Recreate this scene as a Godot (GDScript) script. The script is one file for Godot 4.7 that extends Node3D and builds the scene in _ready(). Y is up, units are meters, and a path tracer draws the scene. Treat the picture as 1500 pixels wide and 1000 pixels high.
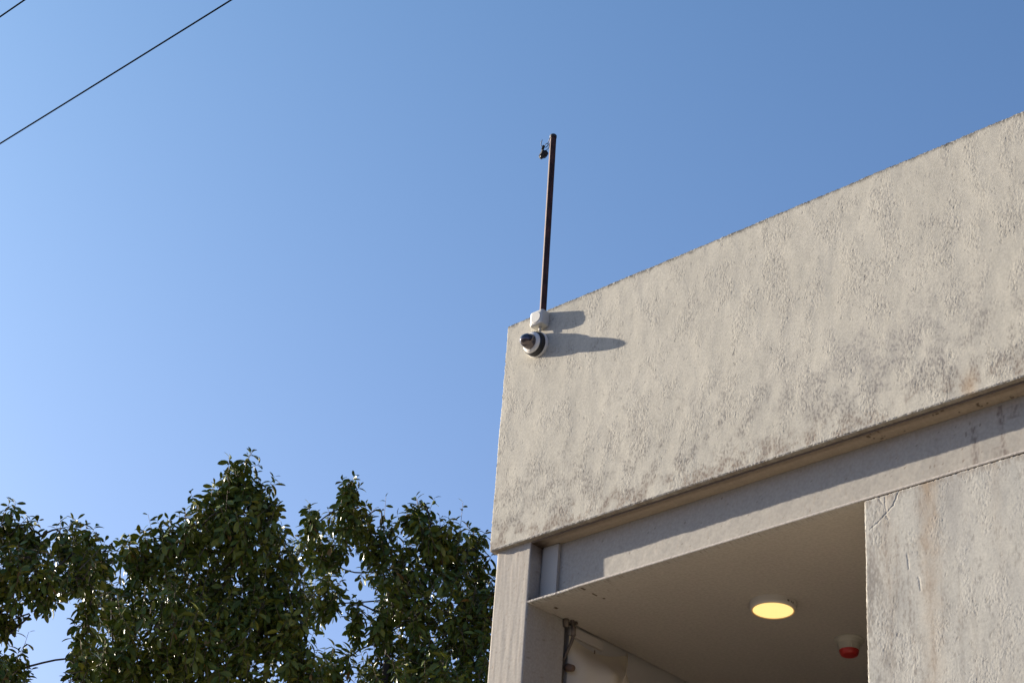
extends Node3D

const EXPOSURE := 2.55
const PAR_TOP := 7.21
const PAR_LOW := 5.873
const CEIL := 5.545
const WEB_Z := -0.12
const FACE_Z := -0.03

var rng := RandomNumberGenerator.new()
var names := {}
var n_low: FastNoiseLite
var n_mid: FastNoiseLite
var n_fine: FastNoiseLite
var n_cell: FastNoiseLite
var n_warp: FastNoiseLite
var n_groove: FastNoiseLite
var n_mott: FastNoiseLite
var n_spk: FastNoiseLite

# ---------------------------------------------------------------- naming
func numbered(called: String) -> String:
	if not names.has(called):
		names[called] = 0
		return called
	names[called] += 1
	return "%s_%03d" % [called, names[called]]

func tag(o: Node, label: String, category: String, group: String = "") -> void:
	o.set_meta("label", label)
	o.set_meta("category", category)
	if group != "":
		o.set_meta("group", group)

func thing(called: String, label: String, category: String, at: Vector3 = Vector3.ZERO, group: String = "") -> Node3D:
	var o := Node3D.new()
	o.name = numbered(called)
	o.position = at
	add_child(o, true)
	tag(o, label, category, group)
	return o

func part(called: String, mesh: Mesh, mat: Material, parent: Node, at: Vector3 = Vector3.ZERO) -> MeshInstance3D:
	var o := MeshInstance3D.new()
	o.name = called
	o.mesh = mesh
	o.material_override = mat
	o.position = at
	parent.add_child(o, true)
	return o

# ---------------------------------------------------------------- materials
func srgb(r: float, g: float, b: float) -> Color:
	return Color(r, g, b).linear_to_srgb()

func flat_mat(r: float, g: float, b: float, rough: float = 0.7, metal: float = 0.0) -> StandardMaterial3D:
	var m := StandardMaterial3D.new()
	m.albedo_color = srgb(r, g, b)
	m.roughness = rough
	m.metallic = metal
	return m

func noise(freq: float, octaves: int, sd: int, kind: int = FastNoiseLite.TYPE_SIMPLEX_SMOOTH) -> FastNoiseLite:
	var n := FastNoiseLite.new()
	n.noise_type = kind
	n.seed = sd
	n.frequency = freq
	n.fractal_octaves = octaves
	n.fractal_type = FastNoiseLite.FRACTAL_FBM if octaves > 1 else FastNoiseLite.FRACTAL_NONE
	return n

func grain_image(size: int, freq: float, oct: int, sd: int, lo: float, hi: float) -> Image:
	var n := noise(freq, oct, sd)
	var im := n.get_seamless_image(size, size)
	im.convert(Image.FORMAT_RGB8)
	var d := im.get_data()
	for i in d.size():
		d[i] = int(clampf(lo + (hi - lo) * d[i] / 255.0, 0.0, 1.0) * 255.0)
	return Image.create_from_data(size, size, false, Image.FORMAT_RGB8, d)

func plaster_mat(scale: float, strength: float, rough: float, tint: ImageTexture, bump: ImageTexture) -> StandardMaterial3D:
	var m := StandardMaterial3D.new()
	m.vertex_color_use_as_albedo = true
	m.albedo_texture = tint
	m.roughness = rough
	m.metallic_specular = 0.3
	m.normal_enabled = true
	m.normal_texture = bump
	m.normal_scale = strength
	m.uv1_triplanar = true
	m.uv1_world_triplanar = true
	m.uv1_scale = Vector3.ONE * scale
	return m

# ---------------------------------------------------------------- shapes
func grid(nu: int, nv: int, p: PackedVector3Array, c: PackedColorArray) -> ArrayMesh:
	# rows run downwards, columns to the right as seen from the front
	var nrm := PackedVector3Array()
	nrm.resize(nu * nv)
	for j in nv:
		var ju := maxi(j - 1, 0) * nu
		var jd := mini(j + 1, nv - 1) * nu
		var jj := j * nu
		for i in nu:
			var du: Vector3 = p[jj + mini(i + 1, nu - 1)] - p[jj + maxi(i - 1, 0)]
			var dv: Vector3 = p[jd + i] - p[ju + i]
			nrm[jj + i] = dv.cross(du).normalized()
	var idx := PackedInt32Array()
	idx.resize((nu - 1) * (nv - 1) * 6)
	var k := 0
	for j in nv - 1:
		for i in nu - 1:
			var a := j * nu + i
			idx[k] = a
			idx[k + 1] = a + 1
			idx[k + 2] = a + nu
			idx[k + 3] = a + 1
			idx[k + 4] = a + nu + 1
			idx[k + 5] = a + nu
			k += 6
	var arr := []
	arr.resize(Mesh.ARRAY_MAX)
	arr[Mesh.ARRAY_VERTEX] = p
	arr[Mesh.ARRAY_NORMAL] = nrm
	if c.size() > 0:
		arr[Mesh.ARRAY_COLOR] = c
	arr[Mesh.ARRAY_INDEX] = idx
	var m := ArrayMesh.new()
	m.add_surface_from_arrays(Mesh.PRIMITIVE_TRIANGLES, arr)
	return m

func tri(st: SurfaceTool, a: Vector3, b: Vector3, c: Vector3, away: Vector3) -> void:
	# clockwise as seen from the side that "away" points to
	if (b - a).cross(c - a).dot(away) > 0.0:
		st.add_vertex(a); st.add_vertex(c); st.add_vertex(b)
	else:
		st.add_vertex(a); st.add_vertex(b); st.add_vertex(c)

func quad(st: SurfaceTool, a: Vector3, b: Vector3, c: Vector3, d: Vector3, away: Vector3) -> void:
	tri(st, a, b, c, away)
	tri(st, a, c, d, away)

func begin(smooth: bool = false) -> SurfaceTool:
	var st := SurfaceTool.new()
	st.begin(Mesh.PRIMITIVE_TRIANGLES)
	st.set_smooth_group(0 if smooth else -1)
	return st

func done(st: SurfaceTool) -> ArrayMesh:
	st.generate_normals()
	return st.commit()

func bevel_box(st: SurfaceTool, lo: Vector3, hi: Vector3, bev: float) -> void:
	var mid := (lo + hi) * 0.5
	var h := (hi - lo) * 0.5
	for ax in 3:
		var u := (ax + 1) % 3
		var v := (ax + 2) % 3
		for s in [-1.0, 1.0]:
			var pts: Array[Vector3] = []
			for q in [[-1, -1], [1, -1], [1, 1], [-1, 1]]:
				var p := Vector3.ZERO
				p[ax] = s * h[ax]
				p[u] = q[0] * (h[u] - bev)
				p[v] = q[1] * (h[v] - bev)
				pts.append(mid + p)
			var n := Vector3.ZERO
			n[ax] = s
			quad(st, pts[0], pts[1], pts[2], pts[3], n)
		for su in [-1.0, 1.0]:
			for sv in [-1.0, 1.0]:
				var pts: Array[Vector3] = []
				for q in [[-1, 0], [1, 0], [1, 1], [-1, 1]]:
					var p := Vector3.ZERO
					p[ax] = q[0] * (h[ax] - bev)
					p[u] = su * (h[u] - (bev if q[1] == 1 else 0.0))
					p[v] = sv * (h[v] - (0.0 if q[1] == 1 else bev))
					pts.append(mid + p)
				var n := Vector3.ZERO
				n[u] = su
				n[v] = sv
				quad(st, pts[0], pts[1], pts[2], pts[3], n)
	for sx in [-1.0, 1.0]:
		for sy in [-1.0, 1.0]:
			for sz in [-1.0, 1.0]:
				var s := Vector3(sx, sy, sz)
				tri(st, mid + s * (h - Vector3(0, bev, bev)), mid + s * (h - Vector3(bev, 0, bev)), mid + s * (h - Vector3(bev, bev, 0)), s)

func box_mesh(lo: Vector3, hi: Vector3, bev: float) -> ArrayMesh:
	var st := begin()
	bevel_box(st, lo, hi, bev)
	return done(st)

func tube(st: SurfaceTool, pts: PackedVector3Array, radii: PackedFloat32Array, sides: int, caps: bool = true) -> void:
	var n := pts.size()
	var ref := Vector3(0.31, 0.93, 0.17)
	var rings: Array[PackedVector3Array] = []
	for i in n:
		var t := (pts[mini(i + 1, n - 1)] - pts[maxi(i - 1, 0)]).normalized()
		if absf(t.dot(ref)) > 0.95:
			ref = Vector3(0.9, 0.1, 0.4)
		var a := t.cross(ref).normalized()
		var b := t.cross(a)
		var ring := PackedVector3Array()
		for k in sides:
			var an := TAU * k / sides
			ring.append(pts[i] + (a * cos(an) + b * sin(an)) * radii[i])
		rings.append(ring)
	for i in n - 1:
		for k in sides:
			var k2 := (k + 1) % sides
			var away := rings[i][k] + rings[i][k2] - pts[i] * 2.0
			quad(st, rings[i][k], rings[i][k2], rings[i + 1][k2], rings[i + 1][k], away)
	if caps:
		for k in sides:
			tri(st, pts[0], rings[0][k], rings[0][(k + 1) % sides], pts[0] - pts[1])
			tri(st, pts[n - 1], rings[n - 1][k], rings[n - 1][(k + 1) % sides], pts[n - 1] - pts[n - 2])

func lathe(profile: PackedVector2Array, segs: int, smooth: bool = true) -> ArrayMesh:
	# profile points are (radius, height along +y), listed from the bottom up round the outside
	var st := begin(smooth)
	for i in profile.size() - 1:
		if smooth:
			st.set_smooth_group(i)
		var p := profile[i]
		var q := profile[i + 1]
		var nr := Vector2(q.y - p.y, p.x - q.x)
		for k in segs:
			var a := TAU * k / segs
			var b := TAU * (k + 1) / segs
			var da := Vector3(cos(a), 0, sin(a))
			var db := Vector3(cos(b), 0, sin(b))
			var away := (da + db) * 0.5 * nr.x + Vector3(0, nr.y, 0)
			var p0 := da * p.x + Vector3(0, p.y, 0)
			var p1 := db * p.x + Vector3(0, p.y, 0)
			var q0 := da * q.x + Vector3(0, q.y, 0)
			var q1 := db * q.x + Vector3(0, q.y, 0)
			if p.x > 1e-5:
				tri(st, p0, p1, q0, away)
			if q.x > 1e-5:
				tri(st, p1, q1, q0, away)
	return done(st)

func dome_mesh(r: float, tall: float, segs: int, rings: int) -> ArrayMesh:
	var st := begin(true)
	for j in rings:
		for k in segs:
			var v: Array[Vector3] = []
			for q in [[0, 0], [1, 0], [1, 1], [0, 1]]:
				var th: float = PI * 0.5 * (j + q[1]) / rings
				var ph: float = TAU * (k + q[0]) / segs
				v.append(Vector3(cos(ph) * cos(th) * r, sin(th) * tall, sin(ph) * cos(th) * r))
			var away := v[0] + v[2]
			tri(st, v[0], v[1], v[2], away)
			if j < rings - 1:
				tri(st, v[0], v[2], v[3], away)
	return done(st)

func curve(pts: Array, steps: int) -> PackedVector3Array:
	# smooth line through points
	var out := PackedVector3Array()
	var n := pts.size()
	for i in n - 1:
		var p0: Vector3 = pts[maxi(i - 1, 0)]
		var p1: Vector3 = pts[i]
		var p2: Vector3 = pts[i + 1]
		var p3: Vector3 = pts[mini(i + 2, n - 1)]
		for k in steps:
			out.append(p1.cubic_interpolate(p2, p0, p3, float(k) / steps))
	out.append(pts[n - 1])
	return out

func tube_mesh(pts: PackedVector3Array, r0: float, r1: float, sides: int) -> ArrayMesh:
	var st := begin(true)
	var radii := PackedFloat32Array()
	for i in pts.size():
		radii.append(lerpf(r0, r1, float(i) / (pts.size() - 1)))
	tube(st, pts, radii, sides)
	return done(st)

# ---------------------------------------------------------------- stucco
func stucco_height(x: float, y: float, z: float, rough: float) -> float:
	var w := n_warp.get_noise_3d(x, y * 0.5, z)
	var h := n_low.get_noise_3d(x, y * 0.6, z) * 0.0022
	var m := n_mid.get_noise_3d(x * 0.85 + 7.0, y * 0.5, z)
	var mask := smoothstep(-0.18, 0.34, m + 0.25 * w) * rough
	var xs := x + y * 0.10 + w * 0.012
	var r := n_fine.get_noise_3d(xs, y * 0.30, z * 0.9)
	var r2 := n_fine.get_noise_3d(xs * 2.1 + 3.0, y * 0.75 + 5.0, z * 2.0)
	var ridge := 1.0 - absf(r) * 2.6
	h += (clampf(ridge, -0.6, 1.0) * 0.00036 + r2 * 0.00036) * (0.10 + 1.25 * mask)
	h -= crackle(x, y, z, mask) * 0.0008
	h += m * 0.0007
	return h

func crackle(x: float, y: float, z: float, mask: float) -> float:
	# short broken grooves left by the trowel, mostly upright
	var wx := 0.010 * n_warp.get_noise_3d(x * 2.2 + 4.0, y * 2.2, z)
	var g := n_groove.get_noise_3d(x + wx + y * 0.12, y * 0.34 + wx, z)
	var on := smoothstep(0.05, 0.45, n_mid.get_noise_3d(x * 4.1, y * 2.6 + 3.0, z * 4.0) + 0.35 * mask - 0.12)
	return smoothstep(0.86, 1.0, 1.0 - absf(g)) * on

func stain(c: Color, to: Color, k: float) -> Color:
	return c.lerp(to, clampf(k, 0.0, 1.0))

func parapet_color(p: Vector3) -> Color:
	var a := n_low.get_noise_3d(p.x * 0.9, p.y * 0.7, p.z)
	var b := n_mid.get_noise_3d(p.x * 2.3, p.y * 1.6 + 9.0, p.z)
	var f := n_fine.get_noise_3d(p.x * 1.1 + p.y * 0.1, p.y * 0.45, p.z)
	var m := n_mid.get_noise_3d(p.x * 0.85 + 7.0, p.y * 0.5, p.z)
	var mo := n_mott.get_noise_3d(p.x, p.y * 0.8, p.z)
	var c := Color(0.505, 0.475, 0.395) * (1.0 + 0.08 * a + 0.07 * b)
	var dirt := Color(0.245, 0.225, 0.195)
	# dirt caught as fine specks in the rough patches
	var spk := smoothstep(-0.10, 0.42, n_spk.get_noise_3d(p.x + p.y * 0.12, p.y * 0.55, p.z))
	c = stain(c, dirt, smoothstep(-0.10, 0.5, m) * spk * 0.40)
	c = stain(c, dirt * 0.75, crackle(p.x, p.y, p.z, smoothstep(-0.18, 0.34, m)) * 0.65)
	var up := p.y - PAR_LOW
	var band := smoothstep(0.66, 0.08, up) * smoothstep(-0.12, 0.40, mo + 0.25 * a + 0.05)
	c = stain(c, dirt, band * (0.24 + 0.85 * spk))
	c = stain(c, dirt, smoothstep(0.10, 0.5, mo + 0.3 * b) * spk * 0.25)
	c = stain(c, Color(0.25, 0.20, 0.155), smoothstep(0.15, 0.025, up + 0.06 * b) * smoothstep(-0.15, 0.20, mo + 0.3 * f) * (0.35 + 0.55 * spk))
	c = stain(c, Color(0.56, 0.53, 0.47), smoothstep(0.022, 0.006, up) * smoothstep(-0.2, 0.1, f) * 0.7)
	# grey washed patch towards the right
	var gx := (p.x - 2.35) / 0.55
	var gy := (p.y - 6.22) / 0.22
	c = stain(c, Color(0.30, 0.285, 0.265), exp(-gx * gx - gy * gy) * (0.15 + 0.5 * spk) * smoothstep(-0.4, 0.2, mo))
	# rust bleed near the bottom edge
	var rx := (p.x - 2.78) / 0.035
	c = stain(c, Color(0.42, 0.29, 0.17), exp(-rx * rx) * smoothstep(0.16, 0.02, up) * 0.5)
	# lichen along the top and the left arris
	var tp := PAR_TOP - p.y
	c = stain(c, Color(0.07, 0.065, 0.058), smoothstep(0.030, 0.004, tp + 0.020 * b + 0.012 * f) * smoothstep(-0.60, -0.05, f + b * 0.6) * 0.92)
	c = stain(c, Color(0.12, 0.11, 0.10), smoothstep(0.010, 0.001, p.x) * smoothstep(0.1, 0.4, f + b) * 0.7)
	if p.z < -0.004 and up < 0.01:
		c = stain(c, Color(0.21, 0.165, 0.12), 0.7 + 0.3 * b)
	return c

func wall_color(p: Vector3) -> Color:
	var a := n_low.get_noise_3d(p.x * 0.9 + 30.0, p.y * 0.5, p.z)
	var b := n_mid.get_noise_3d(p.x * 2.3 + 11.0, p.y * 1.1 + 9.0, p.z)
	var f := n_fine.get_noise_3d(p.x * 1.1 + p.y * 0.1, p.y * 0.35, p.z)
	var mo := n_mott.get_noise_3d(p.x * 0.9 + 9.0, p.y * 0.4, p.z)
	var c := Color(0.488, 0.468, 0.405) * (1.0 + 0.07 * a + 0.05 * b)
	var dirt := Color(0.235, 0.215, 0.185)
	c = stain(c, dirt, smoothstep(0.08, 0.45, mo) * smoothstep(3.1, 2.2, p.x) * (0.40 + 0.4 * f))
	var spk := smoothstep(-0.10, 0.42, n_spk.get_noise_3d(p.x + p.y * 0.06, p.y * 0.35, p.z))
	c = stain(c, dirt, smoothstep(-0.2, 0.5, b) * spk * 0.5)
	c = stain(c, dirt * 0.8, crackle(p.x + 20.0, p.y, p.z, 0.6) * 0.5)
	# soiled strip beside the opening
	c = stain(c, dirt, smoothstep(0.16, 0.0, p.x - 2.222) * smoothstep(-0.3, 0.35, f + mo * 0.8) * 0.75)
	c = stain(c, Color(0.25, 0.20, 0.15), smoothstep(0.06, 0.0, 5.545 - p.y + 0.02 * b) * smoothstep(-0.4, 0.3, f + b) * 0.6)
	var run := n_mid.get_noise_3d(p.x * 3.4, p.y * 0.16, 71.0)
	c = stain(c, Color(0.29, 0.26, 0.22), smoothstep(0.10, 0.45, run) * smoothstep(2.95, 2.4, p.x) * (0.28 + 0.5 * spk))
	# brown run-off streaks
	var wob := 0.02 * n_low.get_noise_3d(0.0, p.y * 3.0, 4.0)
	for s in [[2.535, 0.040, 0.80, 1.4], [2.575, 0.016, 0.35, 0.6], [2.335, 0.035, 0.35, 0.9], [2.86, 0.03, 0.25, 0.6]]:
		var d: float = (p.x + wob - s[0]) / s[1]
		var fall: float = clampf(1.0 - (5.545 - p.y) / s[3], 0.25, 1.0)
		c = stain(c, Color(0.37, 0.285, 0.20), exp(-d * d) * s[2] * fall * (0.8 + 0.5 * b))
	var gd: float = (p.x - 2.66) / 0.06
	c = stain(c, Color(0.30, 0.285, 0.265), exp(-gd * gd) * smoothstep(5.05, 5.5, p.y) * 0.45)
	return c

func seg_dist(p: Vector2, a: Vector2, b: Vector2) -> float:
	var t := clampf((p - a).dot(b - a) / (b - a).length_squared(), 0.0, 1.0)
	return p.distance_to(a + (b - a) * t)

var scratches := [[2.33, 5.53, 2.335, 5.44], [2.335, 5.44, 2.345, 5.425], [2.29, 5.42, 2.37, 5.48], [2.37, 5.48, 2.40, 5.54], [2.25, 5.40, 2.29, 5.42], [2.43, 5.24, 2.437, 5.17], [2.48, 5.12, 2.49, 5.06], [2.30, 5.53, 2.32, 5.50]]

func wall_height(x: float, y: float, z: float) -> float:
	var h := stucco_height(x + 20.0, y, z, 0.9)
	if z > -0.031 and y > 5.0 and x < 2.6:
		var q := Vector2(x + 0.004 * n_mid.get_noise_2d(x * 4.0, y * 4.0), y)
		for s in scratches:
			var d := seg_dist(q, Vector2(s[0], s[1]), Vector2(s[2], s[3]))
			if d < 0.0052:
				h -= 0.0017 * (1.0 - d / 0.0052)
	return h

func stucco_block(called: String, parent: Node, mat: Material, x0: float, y0: float, y1: float, zf: float, xs: PackedFloat32Array, rows: Array, depth: float, height: Callable, color: Callable, inset: float) -> MeshInstance3D:
	# rows: [y, depth behind the face] from the back of the top over the face to the back of the underside
	var nu := xs.size()
	var nv := rows.size()
	var p := PackedVector3Array()
	var c := PackedColorArray()
	p.resize(nu * nv)
	c.resize(nu * nv)
	for j in nv:
		for i in nu:
			var q := Vector3(xs[i], rows[j][0], zf - rows[j][1])
			c[j * nu + i] = color.call(q)
			p[j * nu + i] = moved(q, x0, y0, y1, zf, height, inset)
	var o := part(called, grid(nu, nv, p, c), mat, parent)
	# the end face, a sub-part that continues round the corner
	var zs := PackedFloat32Array([-depth, -depth * 0.7, -depth * 0.4, -0.06, -0.04, -0.028, -0.02, -0.014, -0.009, -0.005, -0.002, 0.0])
	var ys := PackedFloat32Array()
	for r in rows:
		if r[1] == 0.0:
			ys.append(r[0])
	nu = zs.size()
	nv = ys.size()
	p.resize(nu * nv)
	c.resize(nu * nv)
	for j in nv:
		for i in nu:
			var q := Vector3(x0, ys[j], zf + zs[i])
			c[j * nu + i] = color.call(q)
			p[j * nu + i] = moved(q, x0, y0, y1, zf, height, inset)
	part("end_face", grid(nu, nv, p, c), mat, o)
	return o

func moved(q: Vector3, x0: float, y0: float, y1: float, zf: float, height: Callable, inset: float) -> Vector3:
	var r := 0.008
	var wf := clampf(1.0 - (zf - q.z) / r, 0.0, 1.0)
	var wl := clampf(1.0 - (q.x - x0) / r, 0.0, 1.0)
	var wt := clampf(1.0 - (y1 - q.y) / r, 0.0, 1.0)
	var wb := clampf(1.0 - (q.y - y0) / r, 0.0, 1.0)
	var d := Vector3(-wl, wt - wb, wf)
	var s := wf + wl + wt + wb
	if s < 0.001:
		return q
	var h: float = height.call(q.x, q.y, q.z)
	var edge := maxf(s - 1.0, 0.0)
	if edge > 0.0:
		h -= edge * inset * (0.4 + 1.6 * absf(n_mid.get_noise_3d(q.x * 5.0, q.y * 5.0, q.z * 5.0)) + 1.2 * maxf(0.0, n_fine.get_noise_3d(q.x * 0.7, q.y * 0.7, q.z * 0.7)))
	return q + d.normalized() * h

func spaced(a: float, b: float, step: float) -> PackedFloat32Array:
	var out := PackedFloat32Array()
	var n := maxi(1, int(round(absf(b - a) / step)))
	for i in n + 1:
		out.append(lerpf(a, b, float(i) / n))
	return out

# ---------------------------------------------------------------- building
func sheet(us: PackedFloat32Array, vs: PackedFloat32Array, place: Callable, color: Callable) -> ArrayMesh:
	var p := PackedVector3Array()
	var c := PackedColorArray()
	for v in vs:
		for u in us:
			p.append(place.call(u, v))
			c.append(color.call(u, v))
	return grid(us.size(), vs.size(), p, c)

func build_building(tint: ImageTexture, bump: ImageTexture) -> void:
	var b := thing("building", "beige stuccoed concrete building corner with tall plain parapet over an open porch", "building")
	var rough := plaster_mat(3.7, 0.22, 0.92, tint, bump)
	var smooth := plaster_mat(3.3, 0.08, 0.75, tint, bump)
	var paint := plaster_mat(2.9, 0.03, 0.6, tint, bump)

	# parapet
	var xs := spaced(0.0, 0.012, 0.002)
	xs.append_array(spaced(0.015, 3.35, 0.0034))
	xs.append_array(spaced(3.37, 7.2, 0.03))
	var rows := []
	for d in [0.22, 0.16, 0.10, 0.05, 0.02, 0.012, 0.008, 0.005, 0.002]:
		rows.append([PAR_TOP, d])
	for y in spaced(PAR_TOP, PAR_TOP - 0.012, 0.002):
		rows.append([y, 0.0])
	for y in spaced(PAR_TOP - 0.016, PAR_LOW + 0.014, 0.0048):
		rows.append([y, 0.0])
	for y in spaced(PAR_LOW + 0.010, PAR_LOW, 0.002):
		rows.append([y, 0.0])
	for d in [0.002, 0.005, 0.008, 0.012, 0.02, 0.03, 0.05, 0.1, 0.16, 0.22]:
		rows.append([PAR_LOW, d])
	var par := stucco_block("parapet", b, rough, 0.0, PAR_LOW, PAR_TOP, 0.0, xs, rows, 0.22, func(x, y, z): return stucco_height(x, y, z, 0.85), parapet_color, 0.0050)
	par.set_meta("label", "tall beige stuccoed parapet with grimy lower edge")
	part("parapet_back", box_mesh(Vector3(0.01, PAR_LOW + 0.01, -0.235), Vector3(7.2, PAR_TOP - 0.01, -0.221), 0.002), smooth_solid(0.42, 0.39, 0.34), b)

	# right hand wall below the beam
	xs = spaced(2.222, 2.234, 0.002)
	xs.append_array(spaced(2.237, 3.2, 0.0034))
	xs.append_array(spaced(3.22, 7.2, 0.04))
	rows = []
	for d in [0.2, 0.1, 0.03, 0.012, 0.008, 0.005, 0.002]:
		rows.append([5.543, d])
	for y in spaced(5.543, 5.531, 0.002):
		rows.append([y, 0.0])
	for y in spaced(5.527, 4.45, 0.0048):
		rows.append([y, 0.0])
	for y in spaced(4.42, 0.0, 0.05):
		rows.append([y, 0.0])
	var fw := stucco_block("front_wall", b, rough, 2.222, -1.0, 5.543, FACE_Z, xs, rows, 0.2, wall_height, wall_color, 0.004)
	fw.set_meta("label", "rough stuccoed wall with brown run-off streak")
	part("front_wall_core", box_mesh(Vector3(2.232, 0.0, -0.23), Vector3(7.2, 5.535, -0.05), 0.003), smooth_solid(0.42, 0.39, 0.34), b)

	# pillar: chamfered, swept up
	var plan := []
	var x0 := 0.029
	var x1 := 0.265
	var zb := -0.31
	plan.append(Vector2(x0, zb))
	plan.append(Vector2(x0, -0.12))
	plan.append(Vector2(x0, FACE_Z - 0.008))
	plan.append(Vector2(x0 + 0.003, FACE_Z - 0.003))
	plan.append(Vector2(x0 + 0.008, FACE_Z))
	for x in spaced(x0 + 0.014, x1 - 0.014, 0.006):
		plan.append(Vector2(x, FACE_Z))
	plan.append(Vector2(x1 - 0.006, FACE_Z))
	plan.append(Vector2(x1 - 0.002, FACE_Z - 0.002))
	plan.append(Vector2(x1, FACE_Z - 0.006))
	for z in spaced(FACE_Z - 0.014, zb, 0.02):
		plan.append(Vector2(x1, z))
	var ys := spaced(PAR_LOW + 0.001, 4.9, 0.006)
	ys.append_array(spaced(4.85, 0.0, 0.1))
	var p := PackedVector3Array()
	var c := PackedColorArray()
	for y in ys:
		for q in plan:
			var w := n_mid.get_noise_3d(q.x * 3.0, y * 0.35, q.y * 3.0)
			var w2 := n_fine.get_noise_3d(q.x * 0.9, y * 0.05, q.y)
			var w3 := n_fine.get_noise_3d(q.x * 1.4, y * 0.4, q.y * 1.3)
			p.append(Vector3(q.x, y, q.y + (0.0010 * w + 0.0003 * w2 if q.y > -0.031 and q.x > 0.035 and q.x < 0.26 else 0.0)))
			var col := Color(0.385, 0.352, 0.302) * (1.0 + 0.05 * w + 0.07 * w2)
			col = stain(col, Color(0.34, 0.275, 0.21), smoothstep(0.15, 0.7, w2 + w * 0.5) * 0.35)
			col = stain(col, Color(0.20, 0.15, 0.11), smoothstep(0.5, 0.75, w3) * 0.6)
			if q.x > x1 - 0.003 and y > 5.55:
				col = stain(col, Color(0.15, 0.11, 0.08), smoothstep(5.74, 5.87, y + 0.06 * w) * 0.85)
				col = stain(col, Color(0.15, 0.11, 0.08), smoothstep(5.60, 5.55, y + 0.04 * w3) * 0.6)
			c.append(col)
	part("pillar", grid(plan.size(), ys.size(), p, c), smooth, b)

	# steel beam
	var us := spaced(x1, 3.3, 0.007)
	us.append_array(spaced(3.34, 7.2, 0.08))
	var vs := spaced(5.864, 5.556, 0.006)
	var web_place := func(u, v): return Vector3(u, v, WEB_Z + 0.0006 * n_mid.get_noise_2d(u * 2.0, v * 3.0) + 0.0009 * n_low.get_noise_2d(u, v))
	var web_color := func(u, v):
		var w := n_mid.get_noise_3d(u * 1.5, v * 1.0, 3.0)
		var s := n_fine.get_noise_3d(u * 0.5, v * 0.12, 8.0)
		var h := n_fine.get_noise_3d(u * 0.03, v * 1.6, 2.0)
		var chip := n_fine.get_noise_3d(u * 0.9, v * 0.35, 5.0)
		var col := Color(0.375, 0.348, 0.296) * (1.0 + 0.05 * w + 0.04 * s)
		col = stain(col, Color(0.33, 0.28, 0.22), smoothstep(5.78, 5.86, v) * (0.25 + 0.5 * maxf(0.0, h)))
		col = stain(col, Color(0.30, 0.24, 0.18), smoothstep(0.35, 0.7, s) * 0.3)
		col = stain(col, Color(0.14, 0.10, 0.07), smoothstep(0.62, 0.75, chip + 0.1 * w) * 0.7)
		for k in [[2.535, 0.02, 5.58, 5.80, 0.25], [2.725, 0.022, 5.57, 5.79, 0.9], [2.86, 0.02, 5.56, 5.85, 0.9], [2.92, 0.04, 5.77, 5.83, 0.6], [2.83, 0.05, 5.56, 5.66, 0.45]]:
			if v > k[2] and v < k[3]:
				var d: float = absf(u - k[0] + 0.012 * w) / k[1]
				if d < 1.0:
					col = stain(col, Color(0.13, 0.10, 0.08), (1.0 - d) * smoothstep(0.0, 0.4, chip + 0.2) * k[4])
					col = stain(col, Color(0.30, 0.26, 0.22), (1.0 - d) * 0.4 * k[4])
		return col
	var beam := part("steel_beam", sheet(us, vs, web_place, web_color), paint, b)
	beam.set_meta("label", "painted steel beam in the shade of the parapet")
	vs = PackedFloat32Array([-0.03, -0.038, -0.05, -0.06, -0.07, -0.08, -0.09, -0.1, -0.11, -0.119])
	us = spaced(x1, 3.3, 0.008)
	us.append_array(spaced(3.34, 7.2, 0.08))
	var fl_color := func(u, v):
		var w := n_mid.get_noise_3d(u * 1.5, v * 4.0, 13.0)
		var chip := n_fine.get_noise_3d(u * 0.42, v * 0.8, 25.0)
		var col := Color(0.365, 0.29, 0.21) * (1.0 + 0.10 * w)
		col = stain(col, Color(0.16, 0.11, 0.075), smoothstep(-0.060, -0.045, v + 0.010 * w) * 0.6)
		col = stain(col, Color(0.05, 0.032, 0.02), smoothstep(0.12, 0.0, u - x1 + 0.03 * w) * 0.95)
		if u > 2.15:
			col = stain(col, Color(0.06, 0.035, 0.02), smoothstep(0.33, 0.45, chip * 0.7 + 0.55 * n_mott.get_noise_3d(u * 0.8, v * 2.0, 5.0)) * 0.95)
		return col
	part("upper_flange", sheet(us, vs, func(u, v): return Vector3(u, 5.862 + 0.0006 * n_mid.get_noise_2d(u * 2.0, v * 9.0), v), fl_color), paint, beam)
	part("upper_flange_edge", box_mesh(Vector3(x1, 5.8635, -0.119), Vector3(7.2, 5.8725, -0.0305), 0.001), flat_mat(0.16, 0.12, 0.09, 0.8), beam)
	# lower flange with a worn edge
	us = spaced(x1 - 0.004, 3.3, 0.005)
	us.append_array(spaced(3.34, 7.2, 0.08))
	vs = PackedFloat32Array()
	var prof := [[5.5575, -0.118], [5.558, -0.06], [5.558, -0.034], [5.5575, -0.031], [5.555, -0.0295], [5.551, -0.029], [5.547, -0.0295], [5.5455, -0.031], [5.545, -0.034], [5.545, -0.05], [5.545, -0.08], [5.545, -0.11], [5.545, -0.14], [5.545, -0.17], [5.545, -0.2], [5.545, -0.209]]
	p = PackedVector3Array()
	c = PackedColorArray()
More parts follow.
